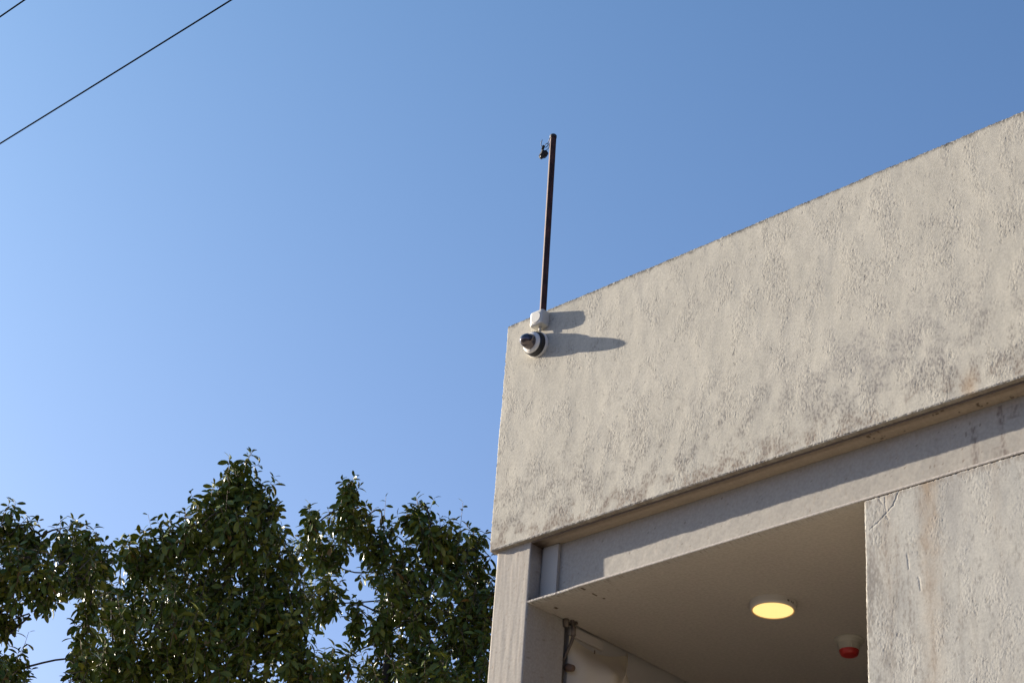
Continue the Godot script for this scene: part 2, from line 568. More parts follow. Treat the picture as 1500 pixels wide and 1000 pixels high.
	for j in prof.size():
		for u in us:
			var f := n_fine.get_noise_3d(u * 0.8, j * 0.008, 2.0)
			var f2 := n_fine.get_noise_3d(u * 1.6, j * 0.016, 9.0)
			var worn := smoothstep(0.60, 0.50, u) if j < 11 else 0.0
			var drop := 0.0
			var out := 0.0
			if j > 1 and j < 10:
				drop = -0.004 * worn + 0.0012 * f * (0.4 + worn * 2.0)
				out = 0.0025 * f2 * worn + 0.0006 * f
			p.append(Vector3(u, prof[j][0] + drop, prof[j][1] + out))
			var w := n_mid.get_noise_3d(u * 1.5, prof[j][1] * 4.0, 23.0)
			var col := Color(0.475, 0.43, 0.37) * (1.0 + 0.05 * w)
			if j < 10 and j > 1:
				col = stain(col, Color(0.16, 0.13, 0.10), smoothstep(0.05, 0.4, f2 * (0.5 + worn)) * 0.8)
				col = stain(col, Color(0.60, 0.57, 0.50), worn * smoothstep(0.0, -0.3, f2) * 0.8)
			elif j >= 10:
				col = Color(0.475, 0.415, 0.345) * (1.0 + 0.05 * w)
				col = stain(col, Color(0.12, 0.085, 0.06), smoothstep(0.55, 0.7, f2 + 0.15 * w) * smoothstep(1.1, 0.5, u) * 0.8)
			c.append(col)
	part("lower_flange", grid(us.size(), prof.size(), p, c), paint, beam)
	part("stiffener_plate", box_mesh(Vector3(x1 + 0.018, 5.5585, WEB_Z + 0.001), Vector3(0.384, 5.8605, WEB_Z + 0.020), 0.0015), steel_paint(), beam)
	var wl := begin(true)
	tube(wl, PackedVector3Array([Vector3(x1 + 0.008, 5.56, WEB_Z + 0.004), Vector3(x1 + 0.008, 5.70, WEB_Z + 0.005), Vector3(x1 + 0.009, 5.858, WEB_Z + 0.004)]), PackedFloat32Array([0.009, 0.008, 0.009]), 8)
	part("weld_seam", done(wl), steel_paint(), beam)

	# porch ceiling and the rest of the porch
	us = spaced(0.272, 2.3, 0.06)
	vs = spaced(-0.2105, -4.0, 0.08)
	var ceil_color := func(u, v):
		var w := n_low.get_noise_3d(u * 0.6, v * 0.6, 33.0)
		return Color(0.475, 0.415, 0.345) * (1.0 + 0.05 * w)
	var cst := sheet(us, vs, func(u, v): return Vector3(u, CEIL + 0.004, v), ceil_color)
	var cl := part("ceiling", cst, paint, b)
	cl.set_meta("label", "plain dim porch ceiling")
	for k in [[0.594, -0.045, 0.606, -0.075], [0.598, -0.125, 0.606, -0.160], [0.606, -0.196, 0.616, -0.208], [0.33, -0.15, 0.345, -0.17]]:
		var st := begin()
		bevel_box(st, Vector3(k[0], CEIL - 0.0016, k[3]), Vector3(k[2], CEIL + 0.002, k[1]), 0.0005)
		part("paint_flake", done(st), flat_mat(0.10, 0.072, 0.05, 0.9), cl)
	part("roof_slab", box_mesh(Vector3(0.03, 5.60, -8.0), Vector3(7.2, 5.86, -0.24), 0.004), smooth_solid(0.4, 0.37, 0.33), b)
	part("side_wall", box_mesh(Vector3(0.03, 0.0, -8.0), Vector3(0.255, 5.598, -0.362), 0.004), smooth_solid(0.40, 0.365, 0.32), b)
	part("side_wall_rebate", box_mesh(Vector3(0.03, 0.0, -0.3615), Vector3(0.205, 5.598, -0.3105), 0.002), smooth_solid(0.30, 0.26, 0.21), b)
	part("back_wall", box_mesh(Vector3(0.257, 0.0, -4.2), Vector3(7.2, 5.598, -4.002), 0.004), smooth_solid(0.38, 0.34, 0.29), b)
	part("inner_wall", box_mesh(Vector3(2.31, 2.78, -4.0), Vector3(2.5, 5.598, -0.232), 0.004), smooth_solid(0.38, 0.34, 0.29), b)
	part("porch_floor", box_mesh(Vector3(0.257, 2.55, -4.0), Vector3(2.308, 2.76, -0.1), 0.004), smooth_solid(0.42, 0.385, 0.34), b)
	part("lower_wall", box_mesh(Vector3(0.267, 0.0, -0.25), Vector3(2.22, 2.548, -0.05), 0.004), smooth_solid(0.44, 0.41, 0.36), b)
	part("filler_board", box_mesh(Vector3(0.2565, 5.487, -0.600), Vector3(0.2745, 5.538, -0.345), 0.004), smooth_solid(0.42, 0.375, 0.32), b)

func smooth_solid(r: float, g: float, b: float) -> StandardMaterial3D:
	return flat_mat(r, g, b, 0.85)

func steel_paint() -> StandardMaterial3D:
	return flat_mat(0.36, 0.335, 0.285, 0.55)

# ---------------------------------------------------------------- fittings
func build_fittings() -> void:
	# junction box
	var jb := thing("junction_box", "small pale square junction box at the foot of the rusty pole", "junction box", Vector3(0.262, 7.142, 0.0))
	var ivory := flat_mat(0.56, 0.54, 0.48, 0.45)
	var st := begin()
	var hull: Array[PackedVector3Array] = []
	for r in [[0.0450, 0.002, 0.008], [0.0448, 0.038, 0.010], [0.0440, 0.048, 0.014], [0.0405, 0.0545, 0.017], [0.031, 0.0565, 0.015]]:
		var ring := PackedVector3Array()
		for k in 32:
			var a := TAU * (k + 0.5) / 32.0
			var d := Vector2(cos(a), sin(a))
			var e := 2.0 / 11.0
			ring.append(Vector3(signf(d.x) * pow(absf(d.x), e) * r[0], signf(d.y) * pow(absf(d.y), e) * r[0], r[1]))
		hull.append(ring)
	for i in hull.size() - 1:
		st.set_smooth_group(0)
		for k in 32:
			var k2 := (k + 1) % 32
			quad(st, hull[i][k], hull[i][k2], hull[i + 1][k2], hull[i + 1][k], hull[i][k] + Vector3(0, 0, 0.02 * i))
	for k in 32:
		tri(st, Vector3(0, 0, 0.0565), hull[4][k], hull[4][(k + 1) % 32], Vector3(0, 0, 1))
	part("housing", done(st), ivory, jb)
	part("lid", lathe(PackedVector2Array([Vector2(0.033, 0.0), Vector2(0.033, 0.002), Vector2(0.031, 0.004), Vector2(0.0, 0.004)]), 40), ivory, jb, Vector3(0, 0, 0.0555)).rotation.x = PI / 2
	part("cable_gland", tube_mesh(PackedVector3Array([Vector3(0.004, -0.040, 0.022), Vector3(0.006, -0.072, 0.024)]), 0.008, 0.007, 12), flat_mat(0.5, 0.47, 0.4, 0.5), jb)

	# dome camera, tilted a little downwards
	var dc := thing("dome_camera", "white and black wall mounted dome camera below the junction box", "security camera", Vector3(0.243, 7.003, 0.0))
	var white := flat_mat(0.68, 0.66, 0.62, 0.35)
	var black := flat_mat(0.012, 0.012, 0.014, 0.4)
	var rot := PI / 2 + 0.14
	for q in [["mounting_ring", white, [[0.070, -0.012], [0.0765, 0.004], [0.0765, 0.018], [0.0745, 0.0205], [0.060, 0.0205]]],
			["black_band", black, [[0.060, 0.0207], [0.0725, 0.021], [0.0732, 0.025], [0.0690, 0.046], [0.0655, 0.050], [0.050, 0.050]]],
			["collar", white, [[0.050, 0.0502], [0.0625, 0.0505], [0.0630, 0.053], [0.0590, 0.061], [0.0510, 0.066], [0.0465, 0.067], [0.030, 0.067]]]]:
		var prof := PackedVector2Array()
		for v in q[2]:
			prof.append(Vector2(v[0] * 0.93, v[1] * 1.03))
		part(q[0], lathe(prof, 56), q[1], dc).rotation.x = rot
	var smoked := flat_mat(0.11, 0.085, 0.085, 0.10, 0.75)
	smoked.clearcoat_enabled = true
	smoked.clearcoat = 1.0
	smoked.clearcoat_roughness = 0.03
	var axis := Basis(Vector3.RIGHT, rot) * Vector3.UP
	part("dome", dome_mesh(0.0425, 0.064, 48, 16), smoked, dc, axis * 0.0690).rotation.x = rot
	var eye := flat_mat(0.02, 0.012, 0.012, 0.12)
	var lens := part("lens", lathe(PackedVector2Array([Vector2(0.017, 0.0), Vector2(0.017, 0.012), Vector2(0.012, 0.014), Vector2(0.0, 0.0145)]), 32), eye, dc, axis * 0.0690 + Vector3(0.022, -0.004, 0.031))
	lens.rotation = Vector3(rot, 0.55, 0)

	# rusty pole
	var po := thing("steel_pole", "thin rusty square steel pole standing on the parapet corner", "pole", Vector3(0.209, PAR_TOP - 0.004, -0.05))
	var rust := StandardMaterial3D.new()
	rust.albedo_texture = ImageTexture.create_from_image(grain_image(256, 0.02, 4, 77, 0.35, 1.0))
	rust.albedo_color = srgb(0.125, 0.046, 0.030)
	rust.roughness = 0.75
	rust.uv1_triplanar = true
	rust.uv1_scale = Vector3(6, 2, 6)
	var tilt := Basis(Vector3(0, 0, 1), 0.0155) * Basis(Vector3.UP, -0.60)
	var pm := part("tube", box_mesh(Vector3(-0.0158, 0.0, -0.0158), Vector3(0.0158, 1.222, 0.0158), 0.003), rust, po)
	pm.basis = tilt
	var cap := part("end_cap", lathe(PackedVector2Array([Vector2(0.0190, 0.0), Vector2(0.0200, 0.004), Vector2(0.0200, 0.016), Vector2(0.016, 0.021), Vector2(0.0, 0.023)]), 24), flat_mat(0.02, 0.018, 0.017, 0.6), po, tilt * Vector3(0, 1.208, 0))
	cap.basis = tilt
	part("foot_plate", box_mesh(Vector3(-0.035, -0.002, -0.035), Vector3(0.035, 0.006, 0.035), 0.001), rust, po)

	# dead device hanging by its wires from the pole top
	var dd := thing("dangling_device", "small broken black device dangling on loose wires from the pole top", "broken device", Vector3(0.128, 8.362, -0.05))
	var dark := flat_mat(0.010, 0.010, 0.012, 0.6)
	var view := Basis(Vector3.UP, 0.7827) * Basis(Vector3.RIGHT, 0.5)
	var s := 0.0038 / 14.3
	var o := Vector2(400, 500)
	var outline := []
	for q in [[345, 500], [392, 520], [440, 512], [470, 545], [495, 580], [465, 640], [430, 680], [385, 690], [345, 715], [308, 690], [290, 650], [310, 600], [330, 550]]:
		outline.append(Vector2(q[0] - o.x, o.y - q[1]) * s)
	st = begin()
	var cen := Vector2(395 - o.x, o.y - 610) * s
	var nO := outline.size()
	for k in nO:
		var a2: Vector2 = outline[k]
		var b2: Vector2 = outline[(k + 1) % nO]
		var ai: Vector2 = cen + (a2 - cen) * 0.72
		var bi: Vector2 = cen + (b2 - cen) * 0.72
		var wob := 0.003 * sin(k * 2.3)
		for sg in [-1.0, 1.0]:
			var za: float = sg * 0.012
			var zi: float = sg * (0.021 + wob)
			var zj: float = sg * (0.021 + 0.003 * sin(((k + 1) % nO) * 2.3))
			quad(st, Vector3(a2.x, a2.y, za), Vector3(b2.x, b2.y, za), Vector3(bi.x, bi.y, zj), Vector3(ai.x, ai.y, zi), Vector3(a2.x - cen.x, a2.y - cen.y, sg * 0.02))
			tri(st, Vector3(ai.x, ai.y, zi), Vector3(bi.x, bi.y, zj), Vector3(cen.x, cen.y, sg * 0.023), Vector3(0, 0, sg))
		quad(st, Vector3(a2.x, a2.y, -0.012), Vector3(b2.x, b2.y, -0.012), Vector3(b2.x, b2.y, 0.012), Vector3(a2.x, a2.y, 0.012), Vector3(a2.x - cen.x, a2.y - cen.y, 0))
	part("body", done(st), dark, dd).basis = view
	st = begin()
	bevel_box(st, Vector3(-0.0075, -0.014, -0.008), Vector3(0.0075, 0.016, 0.008), 0.002)
	var nk := part("bracket", done(st), dark, dd, view * Vector3((368 - o.x) * s, (o.y - 470) * s, 0))
	nk.basis = view * Basis(Vector3(0, 0, 1), -0.25)
	var lines := [[[525, 205, 0], [495, 260, 6], [475, 320, -6], [458, 372, 0]],
		[[405, 400, 0], [430, 378, 8], [470, 380, 14], [458, 425, 10], [425, 455, 4], [395, 440, 0]],
		[[530, 330, -10], [505, 355, 0], [490, 400, 10], [495, 440, 8], [475, 480, 4], [440, 515, 0]],
		[[340, 300, 10], [322, 350, 4], [318, 395, -4], [332, 425, 0], [350, 445, 0]]]
	for l in lines:
		var pts := []
		for q in l:
			pts.append(view * Vector3((q[0] - o.x) * s, (o.y - q[1]) * s, q[2] * 0.001))
		part("wire", tube_mesh(curve(pts, 6), 0.0022, 0.0022, 6), dark, dd)

	# round ceiling lamp
	var lp := thing("ceiling_lamp", "round white surface mounted ceiling lamp glowing warm yellow", "lamp", Vector3(1.2500, CEIL + 0.004, -0.706))
	var trim := flat_mat(0.48, 0.44, 0.38, 0.5)
	part("body", lathe(PackedVector2Array([Vector2(0.0975, -0.0385), Vector2(0.1045, -0.0385), Vector2(0.1075, -0.036), Vector2(0.1110, -0.030), Vector2(0.1125, -0.004), Vector2(0.1125, 0.0)]), 72), trim, lp)
	var glow := StandardMaterial3D.new()
	glow.albedo_color = srgb(0.5, 0.42, 0.25)
	glow.emission_enabled = true
	glow.emission = Color(1.0, 0.84, 0.52)
	glow.emission_energy_multiplier = 0.49
	var gm := lathe(PackedVector2Array([Vector2(0.0, -0.0372), Vector2(0.06, -0.0372), Vector2(0.0973, -0.036), Vector2(0.0973, -0.034)]), 72)
	part("diffuser", gm, glow, lp)
	var warm := StandardMaterial3D.new()
	warm.albedo_color = srgb(0.45, 0.36, 0.22)
	warm.emission_enabled = true
	warm.emission = Color(1.0, 0.66, 0.25)
	warm.emission_energy_multiplier = 0.09
	part("diffuser_edge", lathe(PackedVector2Array([Vector2(0.0972, -0.0380), Vector2(0.0985, -0.0394), Vector2(0.1015, -0.0394), Vector2(0.1030, -0.0384)]), 72), warm, lp)
	for k in [[-0.40, 0.012], [-0.22, 0.004], [-0.10, 0.006]]:
		var mk := part("printed_mark", box_mesh(Vector3(-k[1] * 0.5, -0.005, 0), Vector3(k[1] * 0.5, 0.005, 0.0016), 0.0003), flat_mat(0.10, 0.085, 0.07, 0.8), lp)
		var an: float = 0.7827 + 0.95 + k[0]
		mk.position = Vector3(sin(an) * 0.1113, -0.020, cos(an) * 0.1113)
		mk.rotation.y = an
	var al := AreaLight3D.new()
	al.name = "lamp_light"
	al.area_size = Vector2(0.16, 0.16)
	al.light_color = Color(1.0, 0.80, 0.45)
	al.light_energy = 0.02
	al.shadow_enabled = true
	al.position = Vector3(0, -0.042, 0)
	al.rotation.x = -PI / 2
	lp.add_child(al)

	# fire alarm
	var fa := thing("fire_alarm", "beige ceiling fire alarm with a red lens beside the rough wall", "fire alarm", Vector3(1.300, CEIL + 0.004, -1.272))
	part("base", lathe(PackedVector2Array([Vector2(0.046, -0.058), Vector2(0.0515, -0.056), Vector2(0.0545, -0.040), Vector2(0.0580, -0.024), Vector2(0.0680, -0.010), Vector2(0.0755, -0.004), Vector2(0.0755, 0.0)]), 56), flat_mat(0.40, 0.365, 0.29, 0.5), fa)
	var red := flat_mat(0.38, 0.018, 0.012, 0.4)
	part("red_lens", lathe(PackedVector2Array([Vector2(0.0, -0.087), Vector2(0.030, -0.086), Vector2(0.041, -0.082), Vector2(0.0465, -0.072), Vector2(0.0500, -0.0585), Vector2(0.044, -0.0585)]), 56), red, fa)
	part("seam", box_mesh(Vector3(-0.0012, -0.056, 0.0), Vector3(0.0012, -0.034, 0.0565), 0.0004), flat_mat(0.60, 0.56, 0.48, 0.5), fa).rotation.y = 0.80

	# conduit coming down beside the pillar
	var cd := thing("conduit", "bent brown flexible conduit dropping from the ceiling hole beside the pillar", "pipe", Vector3(0.3, 5.5, -0.33))
	var brown := flat_mat(0.10, 0.075, 0.052, 0.7)
	part("flexible_hose", tube_mesh(curve([Vector3(-0.002, 0.062, 0.006), Vector3(0.002, 0.0, -0.004), Vector3(0.004, -0.040, -0.002), Vector3(-0.010, -0.075, -0.004), Vector3(-0.040, -0.125, -0.006), Vector3(-0.058, -0.20, -0.004), Vector3(-0.060, -0.6, -0.004)], 8), 0.0088, 0.0082, 12), brown, cd)
	part("pipe_stub", tube_mesh(PackedVector3Array([Vector3(-0.018, 0.05, 0.03), Vector3(-0.018, 0.01, 0.028)]), 0.015, 0.014, 16), flat_mat(0.13, 0.10, 0.075, 0.6), cd)
	part("coupling", tube_mesh(PackedVector3Array([Vector3(0.002, 0.012, -0.003), Vector3(0.005, -0.032, -0.005)]), 0.0135, 0.0130, 14), flat_mat(0.15, 0.115, 0.085, 0.6), cd)
	part("clamp", tube_mesh(PackedVector3Array([Vector3(-0.030, -0.190, -0.012), Vector3(0.012, -0.205, -0.004)]), 0.021, 0.017, 16), flat_mat(0.12, 0.07, 0.045, 0.7), cd)
	part("clamp", tube_mesh(PackedVector3Array([Vector3(-0.040, 0.040, -0.02), Vector3(0.012, 0.038, -0.018)]), 0.008, 0.008, 10), flat_mat(0.08, 0.06, 0.04, 0.7), cd)

	# gathered awning sheet hung along the side wall
	var aw := thing("awning_sheet", "bunched cream tarpaulin sheet tied up along the porch side wall", "tarpaulin", Vector3(0.258, 5.54, -0.35))
	var cream := flat_mat(0.50, 0.43, 0.31, 0.6)
	cream.backlight = Color(0.2, 0.17, 0.1)
	var us := spaced(0.0, 1.0, 0.025)
	var vs := spaced(0.0, 1.0, 0.03)
	var place := func(u, v):
		var z: float = -lerpf(0.0, 0.455, u) + v * 0.10 * u
		var y: float = -lerpf(0.055, 0.012, u) - v * 0.85 - 0.045 * sin(PI * clampf(u * 1.05, 0, 1)) * (1.0 - v)
		var bulge: float = 0.15 * pow(sin(PI * clampf(u, 0.0, 1.0)), 0.7) * smoothstep(0.0, 0.24, v + 0.02)
		var fold: float = 0.012 * sin(u * 17.0 + v * 4.0) * smoothstep(0.0, 0.25, v)
		return Vector3(0.004 + bulge + fold * sin(PI * u), y, z)
	part("sheet", sheet(us, vs, place, func(_u, _v): return Color.WHITE), cream, aw)
	var slit := flat_mat(0.12, 0.09, 0.06, 0.9)
	part("eyelet", box_mesh(Vector3(0.066, -0.125, -0.130), Vector3(0.0695, -0.105, -0.122), 0.001), slit, aw)

	var tc := thing("tie_cord", "thin pale cord slanting down from the ceiling edge across the cream tarpaulin", "cord", Vector3(0.262, 5.53, -0.80))
	part("strand", tube_mesh(PackedVector3Array([Vector3(0, 0.012, 0), Vector3(0.09, -0.10, 0.10), Vector3(0.16, -0.20, 0.19), Vector3(0.24, -0.55, 0.40)]), 0.0022, 0.0022, 6), flat_mat(0.62, 0.52, 0.36, 0.7), tc)

	# overhead cables
	var rub := flat_mat(0.004, 0.004, 0.005, 0.9)
	rub.metallic_specular = 0.1
	for k in [[13.44, -1.571, "lower of the two thin black overhead cables crossing the upper left sky"], [13.44, -0.379, "short upper black overhead cable cutting the top left corner of the sky"]]:
		var pts := PackedVector3Array()
		for i in 81:
			var x := -46.0 + i
			pts.append(Vector3(x, k[0] + 0.0006 * (x + 6.0) * (x + 6.0), k[1]))
		var st2 := begin(true)
		var radii := PackedFloat32Array()
		radii.resize(pts.size())
		radii.fill(0.0078)
		tube(st2, pts, radii, 8)
		var cb := part(numbered("overhead_cable"), done(st2), rub, self)
		tag(cb, k[2], "cable", "overhead cables")

# ---------------------------------------------------------------- trees
func leaf_mesh(arch: float, wide: float) -> ArrayMesh:
	# one unit long, along +z, faces up
	var st := begin(true)
	var ts := [0.0, 0.10, 0.32, 0.60, 0.86, 1.0]
	var ws := [0.03, 0.40, 0.86, 1.0, 0.62, 0.0]
	var mid: Array[Vector3] = []
	var l: Array[Vector3] = []
	var r: Array[Vector3] = []
	for i in 6:
		var t: float = ts[i]
		var drop := -arch * t * t
		var z := t - arch * 0.35 * t * t
		mid.append(Vector3(0, drop - 0.02, z))
		l.append(Vector3(-ws[i] * wide, drop + 0.05 * ws[i], z))
		r.append(Vector3(ws[i] * wide, drop + 0.05 * ws[i], z))
	for i in 5:
		tri(st, mid[i], l[i], l[i + 1], Vector3.UP)
		tri(st, mid[i], r[i], r[i + 1], Vector3.UP)
		if i < 4:
			tri(st, mid[i], l[i + 1], mid[i + 1], Vector3.UP)
			tri(st, mid[i], r[i + 1], mid[i + 1], Vector3.UP)
		else:
			tri(st, mid[i], l[i + 1], mid[i + 1], Vector3.UP) if l[i + 1].distance_to(mid[i + 1]) > 0.001 else null
	return done(st)

func leaf_material(c: Color, tinted: bool) -> StandardMaterial3D:
	var m := StandardMaterial3D.new()
	if tinted:
		m.vertex_color_use_as_albedo = true
	else:
		m.albedo_color = c.linear_to_srgb()
	m.roughness = 0.32
	m.metallic_specular = 0.32
	m.backlight = Color(1.0, 0.92, 0.10)
	m.cull_mode = BaseMaterial3D.CULL_DISABLED
	return m

var leaf_tones: Array[Color] = [Color(0.072, 0.104, 0.019), Color(0.099, 0.131, 0.022), Color(0.131, 0.154, 0.025), Color(0.171, 0.180, 0.029), Color(0.210, 0.200, 0.035), Color(0.246, 0.145, 0.046)]
var leaf_meshes: Array[ArrayMesh] = []
var leaf_mats: Array[StandardMaterial3D] = []

func make_tree(called: String, label: String, base: Vector3, clumps: Array, eye: Vector3, sd: int, leaf_scale: float = 1.0) -> void:
	rng.seed = sd
	var t := thing(called, label, "tree", base, "evergreen trees beside the building")
	var bark := flat_mat(0.045, 0.035, 0.027, 0.9)
	var top := 0.0
	var low := 99.0
	for c in clumps:
		top = maxf(top, c[1])
		low = minf(low, c[1])
	# trunk
	var tp := []
	for i in 8:
		var f := i / 7.0
		tp.append(Vector3(0.12 * sin(f * 5.0 + sd), f * (top - 1.0), 0.12 * cos(f * 4.0 + sd)))
	var tl := curve(tp, 5)
	part("trunk", tube_mesh(tl, 0.15, 0.022, 12), bark, t)
	var twigs := begin(true)
	var xf: Array[Transform3D] = []
	var tone := PackedInt32Array()
	for c in clumps:
		var cen := Vector3(c[0], c[1], c[2]) - base
		var rx: float = c[3]
		var ry: float = c[4]
		var dens: float = c[5] if c.size() > 5 else 1.0
		# limb
		var reach := Vector2(cen.x, cen.z).length()
		var at_f := clampf((cen.y - 0.35 - reach * 0.9) / (top - 1.0), 0.12, 0.98)
		var from: Vector3 = tl[int(at_f * (tl.size() - 1))]
		# small clumps branch off the nearest larger one
		if rx < 0.34:
			var best := from.distance_to(cen)
			for o in clumps:
				var oc := Vector3(o[0], o[1], o[2]) - base
				if o[3] > rx and oc.y < cen.y + 0.35 and oc.distance_to(cen) < best:
					best = oc.distance_to(cen)
					from = oc
		var mid := from.lerp(cen, 0.55) + Vector3(0, -0.12 * from.distance_to(cen), 0) + Vector3(rng.randf_range(-0.2, 0.2), rng.randf_range(-0.05, 0.32), rng.randf_range(-0.2, 0.2))
		var endp := cen + Vector3(0, ry * 0.35, 0)
		part("limb", tube_mesh(curve([from, mid, cen + Vector3(0, -ry * 0.3, 0), endp], 5), 0.010, 0.004, 7), bark, t)
		var count := int(PI * rx * ry * 128.0 * dens / (leaf_scale * leaf_scale)) + 4
		for s in count:
			var d := Vector3(rng.randfn(), rng.randfn(), rng.randfn()).normalized()
			var rr := pow(rng.randf(), 0.40) * 1.02
			var p := cen + Vector3(d.x * rx, d.y * ry, d.z * rx) * rr
			var out := Vector3(d.x, d.y * 0.6, d.z)
			var dir := (Vector3(0, 0.95, 0) + out * 0.65 + Vector3(rng.randfn(), rng.randfn(), rng.randfn()) * 0.28).normalized()
			var ln := rng.randf_range(0.16, 0.34) * clampf(0.55 + ry, 0.6, 1.0)
			if rng.randf() < 0.07 and d.y > 0.0:
				ln *= 1.7
				dir = (dir + Vector3.UP).normalized()
			p -= dir * ln * 0.75
			if ln > 0.36:
				p += dir * ln * 0.4
			var tip := p + dir * ln
			var inner := p - dir * 0.08 + (cen - p) * 0.12
			tube(twigs, PackedVector3Array([inner, p, tip]), PackedFloat32Array([0.005, 0.004, 0.002]), 3, false)
			var nl := rng.randi_range(8, 13)
			var ph := rng.randf() * TAU
			var sx := dir.cross(Vector3(0.3, 0.2, 0.9)).normalized()
			var sz := dir.cross(sx)
			var shoot_tone := rng.randi_range(0, 2) + (1 if rng.randf() < 0.35 else 0)
			for k in nl:
				var f := float(k) / (nl - 1)
				ph += 2.4 + rng.randf_range(-0.3, 0.3)
				var side := sx * cos(ph) + sz * sin(ph)
				# young leaves stand up, old ones arch out and hang
				var lift := lerpf(-0.55, 0.95, f * f) + rng.randf_range(-0.2, 0.2)
				var fwd := (side + dir * lift + Vector3(0, -0.75 * (1.0 - f), 0)).normalized()
				var up := (dir + Vector3(0, 0.5, 0) - fwd * fwd.dot(dir + Vector3(0, 0.5, 0))).normalized()
				up = up.rotated(fwd, rng.randf_range(-1.0, 1.0))
				var lx := up.cross(fwd).normalized()
				var size := leaf_scale * rng.randf_range(0.075, 0.148) * (1.0 - 0.35 * smoothstep(0.8, 1.0, f))
				var org := p + dir * ln * lerpf(0.1, 1.0, f) + side * 0.006
				xf.append(Transform3D(Basis(lx * size, up * size, fwd * size), org))
				var tn := clampi(shoot_tone + rng.randi_range(-1, 1), 0, 4)
				if rng.randf() < 0.006:
					tn = 5
				tone.append(tn)
	var tw := part("twigs", done(twigs), flat_mat(0.16, 0.12, 0.085, 0.8), t)
	tw.set_meta("kind", "stuff")
	# the leaves that show largest from the street are parts; first find the front one in each small patch of sight
	var look := (base + Vector3(0, 9.5, 0) - eye).normalized()
	var ax := look.cross(Vector3.UP).normalized()
	var ay := ax.cross(look)
	var front := {}
	for i in xf.size():
		var v: Vector3 = xf[i].origin + base + xf[i].basis.z * 0.5 - eye
		var depth := v.dot(look)
		if v.y / depth < 0.40:
			continue
		var cell := Vector2i(int(floor(v.dot(ax) / depth * 420.0)), int(floor(v.dot(ay) / depth * 420.0)))
		if not front.has(cell) or front[cell][0] > depth:
			front[cell] = [depth, i]
	var ranked := []
	for cell in front:
		var i: int = front[cell][1]
		var v := (xf[i].origin + base - eye).normalized()
		var flatness := absf(xf[i].basis.y.normalized().dot(v)) * xf[i].basis.z.length_squared() * (1.0 - pow(xf[i].basis.z.normalized().dot(v), 2.0) * 0.5)
		ranked.append([flatness, i])
	ranked.sort_custom(func(a, b): return a[0] > b[0] if a[0] != b[0] else a[1] < b[1])
	var single := {}
	for k in mini(300, ranked.size()):
		single[ranked[k][1]] = true
	var mm := MultiMesh.new()
	mm.transform_format = MultiMesh.TRANSFORM_3D
	mm.use_colors = true
	mm.mesh = leaf_meshes[0]
	mm.instance_count = xf.size() - single.size()
	var w := 0
	for i in xf.size():
		if single.has(i):
			continue
		mm.set_instance_transform(w, xf[i])
		var c := leaf_tones[tone[i]] * rng.randf_range(0.8, 1.2)
		c.a = 1.0
		mm.set_instance_color(w, c)
		w += 1
	var mi := MultiMeshInstance3D.new()
	mi.name = "foliage"
	mi.multimesh = mm
	mi.material_override = leaf_material(Color.WHITE, true)
	mi.set_meta("kind", "stuff")
	t.add_child(mi, true)
	var n := 0
	for i in single:
		var lf := MeshInstance3D.new()
		lf.name = "leaf" if n == 0 else "leaf_%03d" % n
		lf.mesh = leaf_meshes[n % leaf_meshes.size()]
		lf.material_override = leaf_mats[tone[i]]
		lf.transform = xf[i]
		t.add_child(lf, true)
		n += 1
	print(called, " leaves ", xf.size())

# ---------------------------------------------------------------- sky
func soft(x: float) -> float:
	return x / pow(1.0 + pow(x / 2.0, 4.0), 0.25)

func sky_image(to_sun: Vector3) -> Image:
	var w := 1024
	var h := 512
	var im := Image.create(w, h, false, Image.FORMAT_RGBF)
	var k0 := Vector3(3.209, 2.616, 2.469)
	var ke := Vector3(-3.18, -2.072, -1.762)
	var ka := Vector3(-4.594, -3.728, -2.815)
	for j in h:
		var el := 90.0 - (j + 0.5) / h * 180.0
		var e := 1.0 - exp(-maxf(el, 0.0) / 45.0)
		for i in w:
			var az := (i + 0.5) / w * TAU
			var d := Vector3(sin(az) * cos(deg_to_rad(el)), sin(deg_to_rad(el)), -cos(az) * cos(deg_to_rad(el)))
			var ang := rad_to_deg(acos(clampf(d.dot(to_sun), -1.0, 1.0)))
			var a := 1.0 - exp(-ang / 45.0)
			var v := k0 + ke * e + ka * a
			var c := Vector3(exp(v.x), exp(v.y), exp(v.z)) + Vector3(0.012, 0.016, 0.022)
			c = Vector3(soft(c.x), soft(c.y), soft(c.z)) / EXPOSURE
			im.set_pixel(i, j, Color(minf(c.x, 3.0), minf(c.y, 3.0), minf(c.z, 3.0)))
	return im

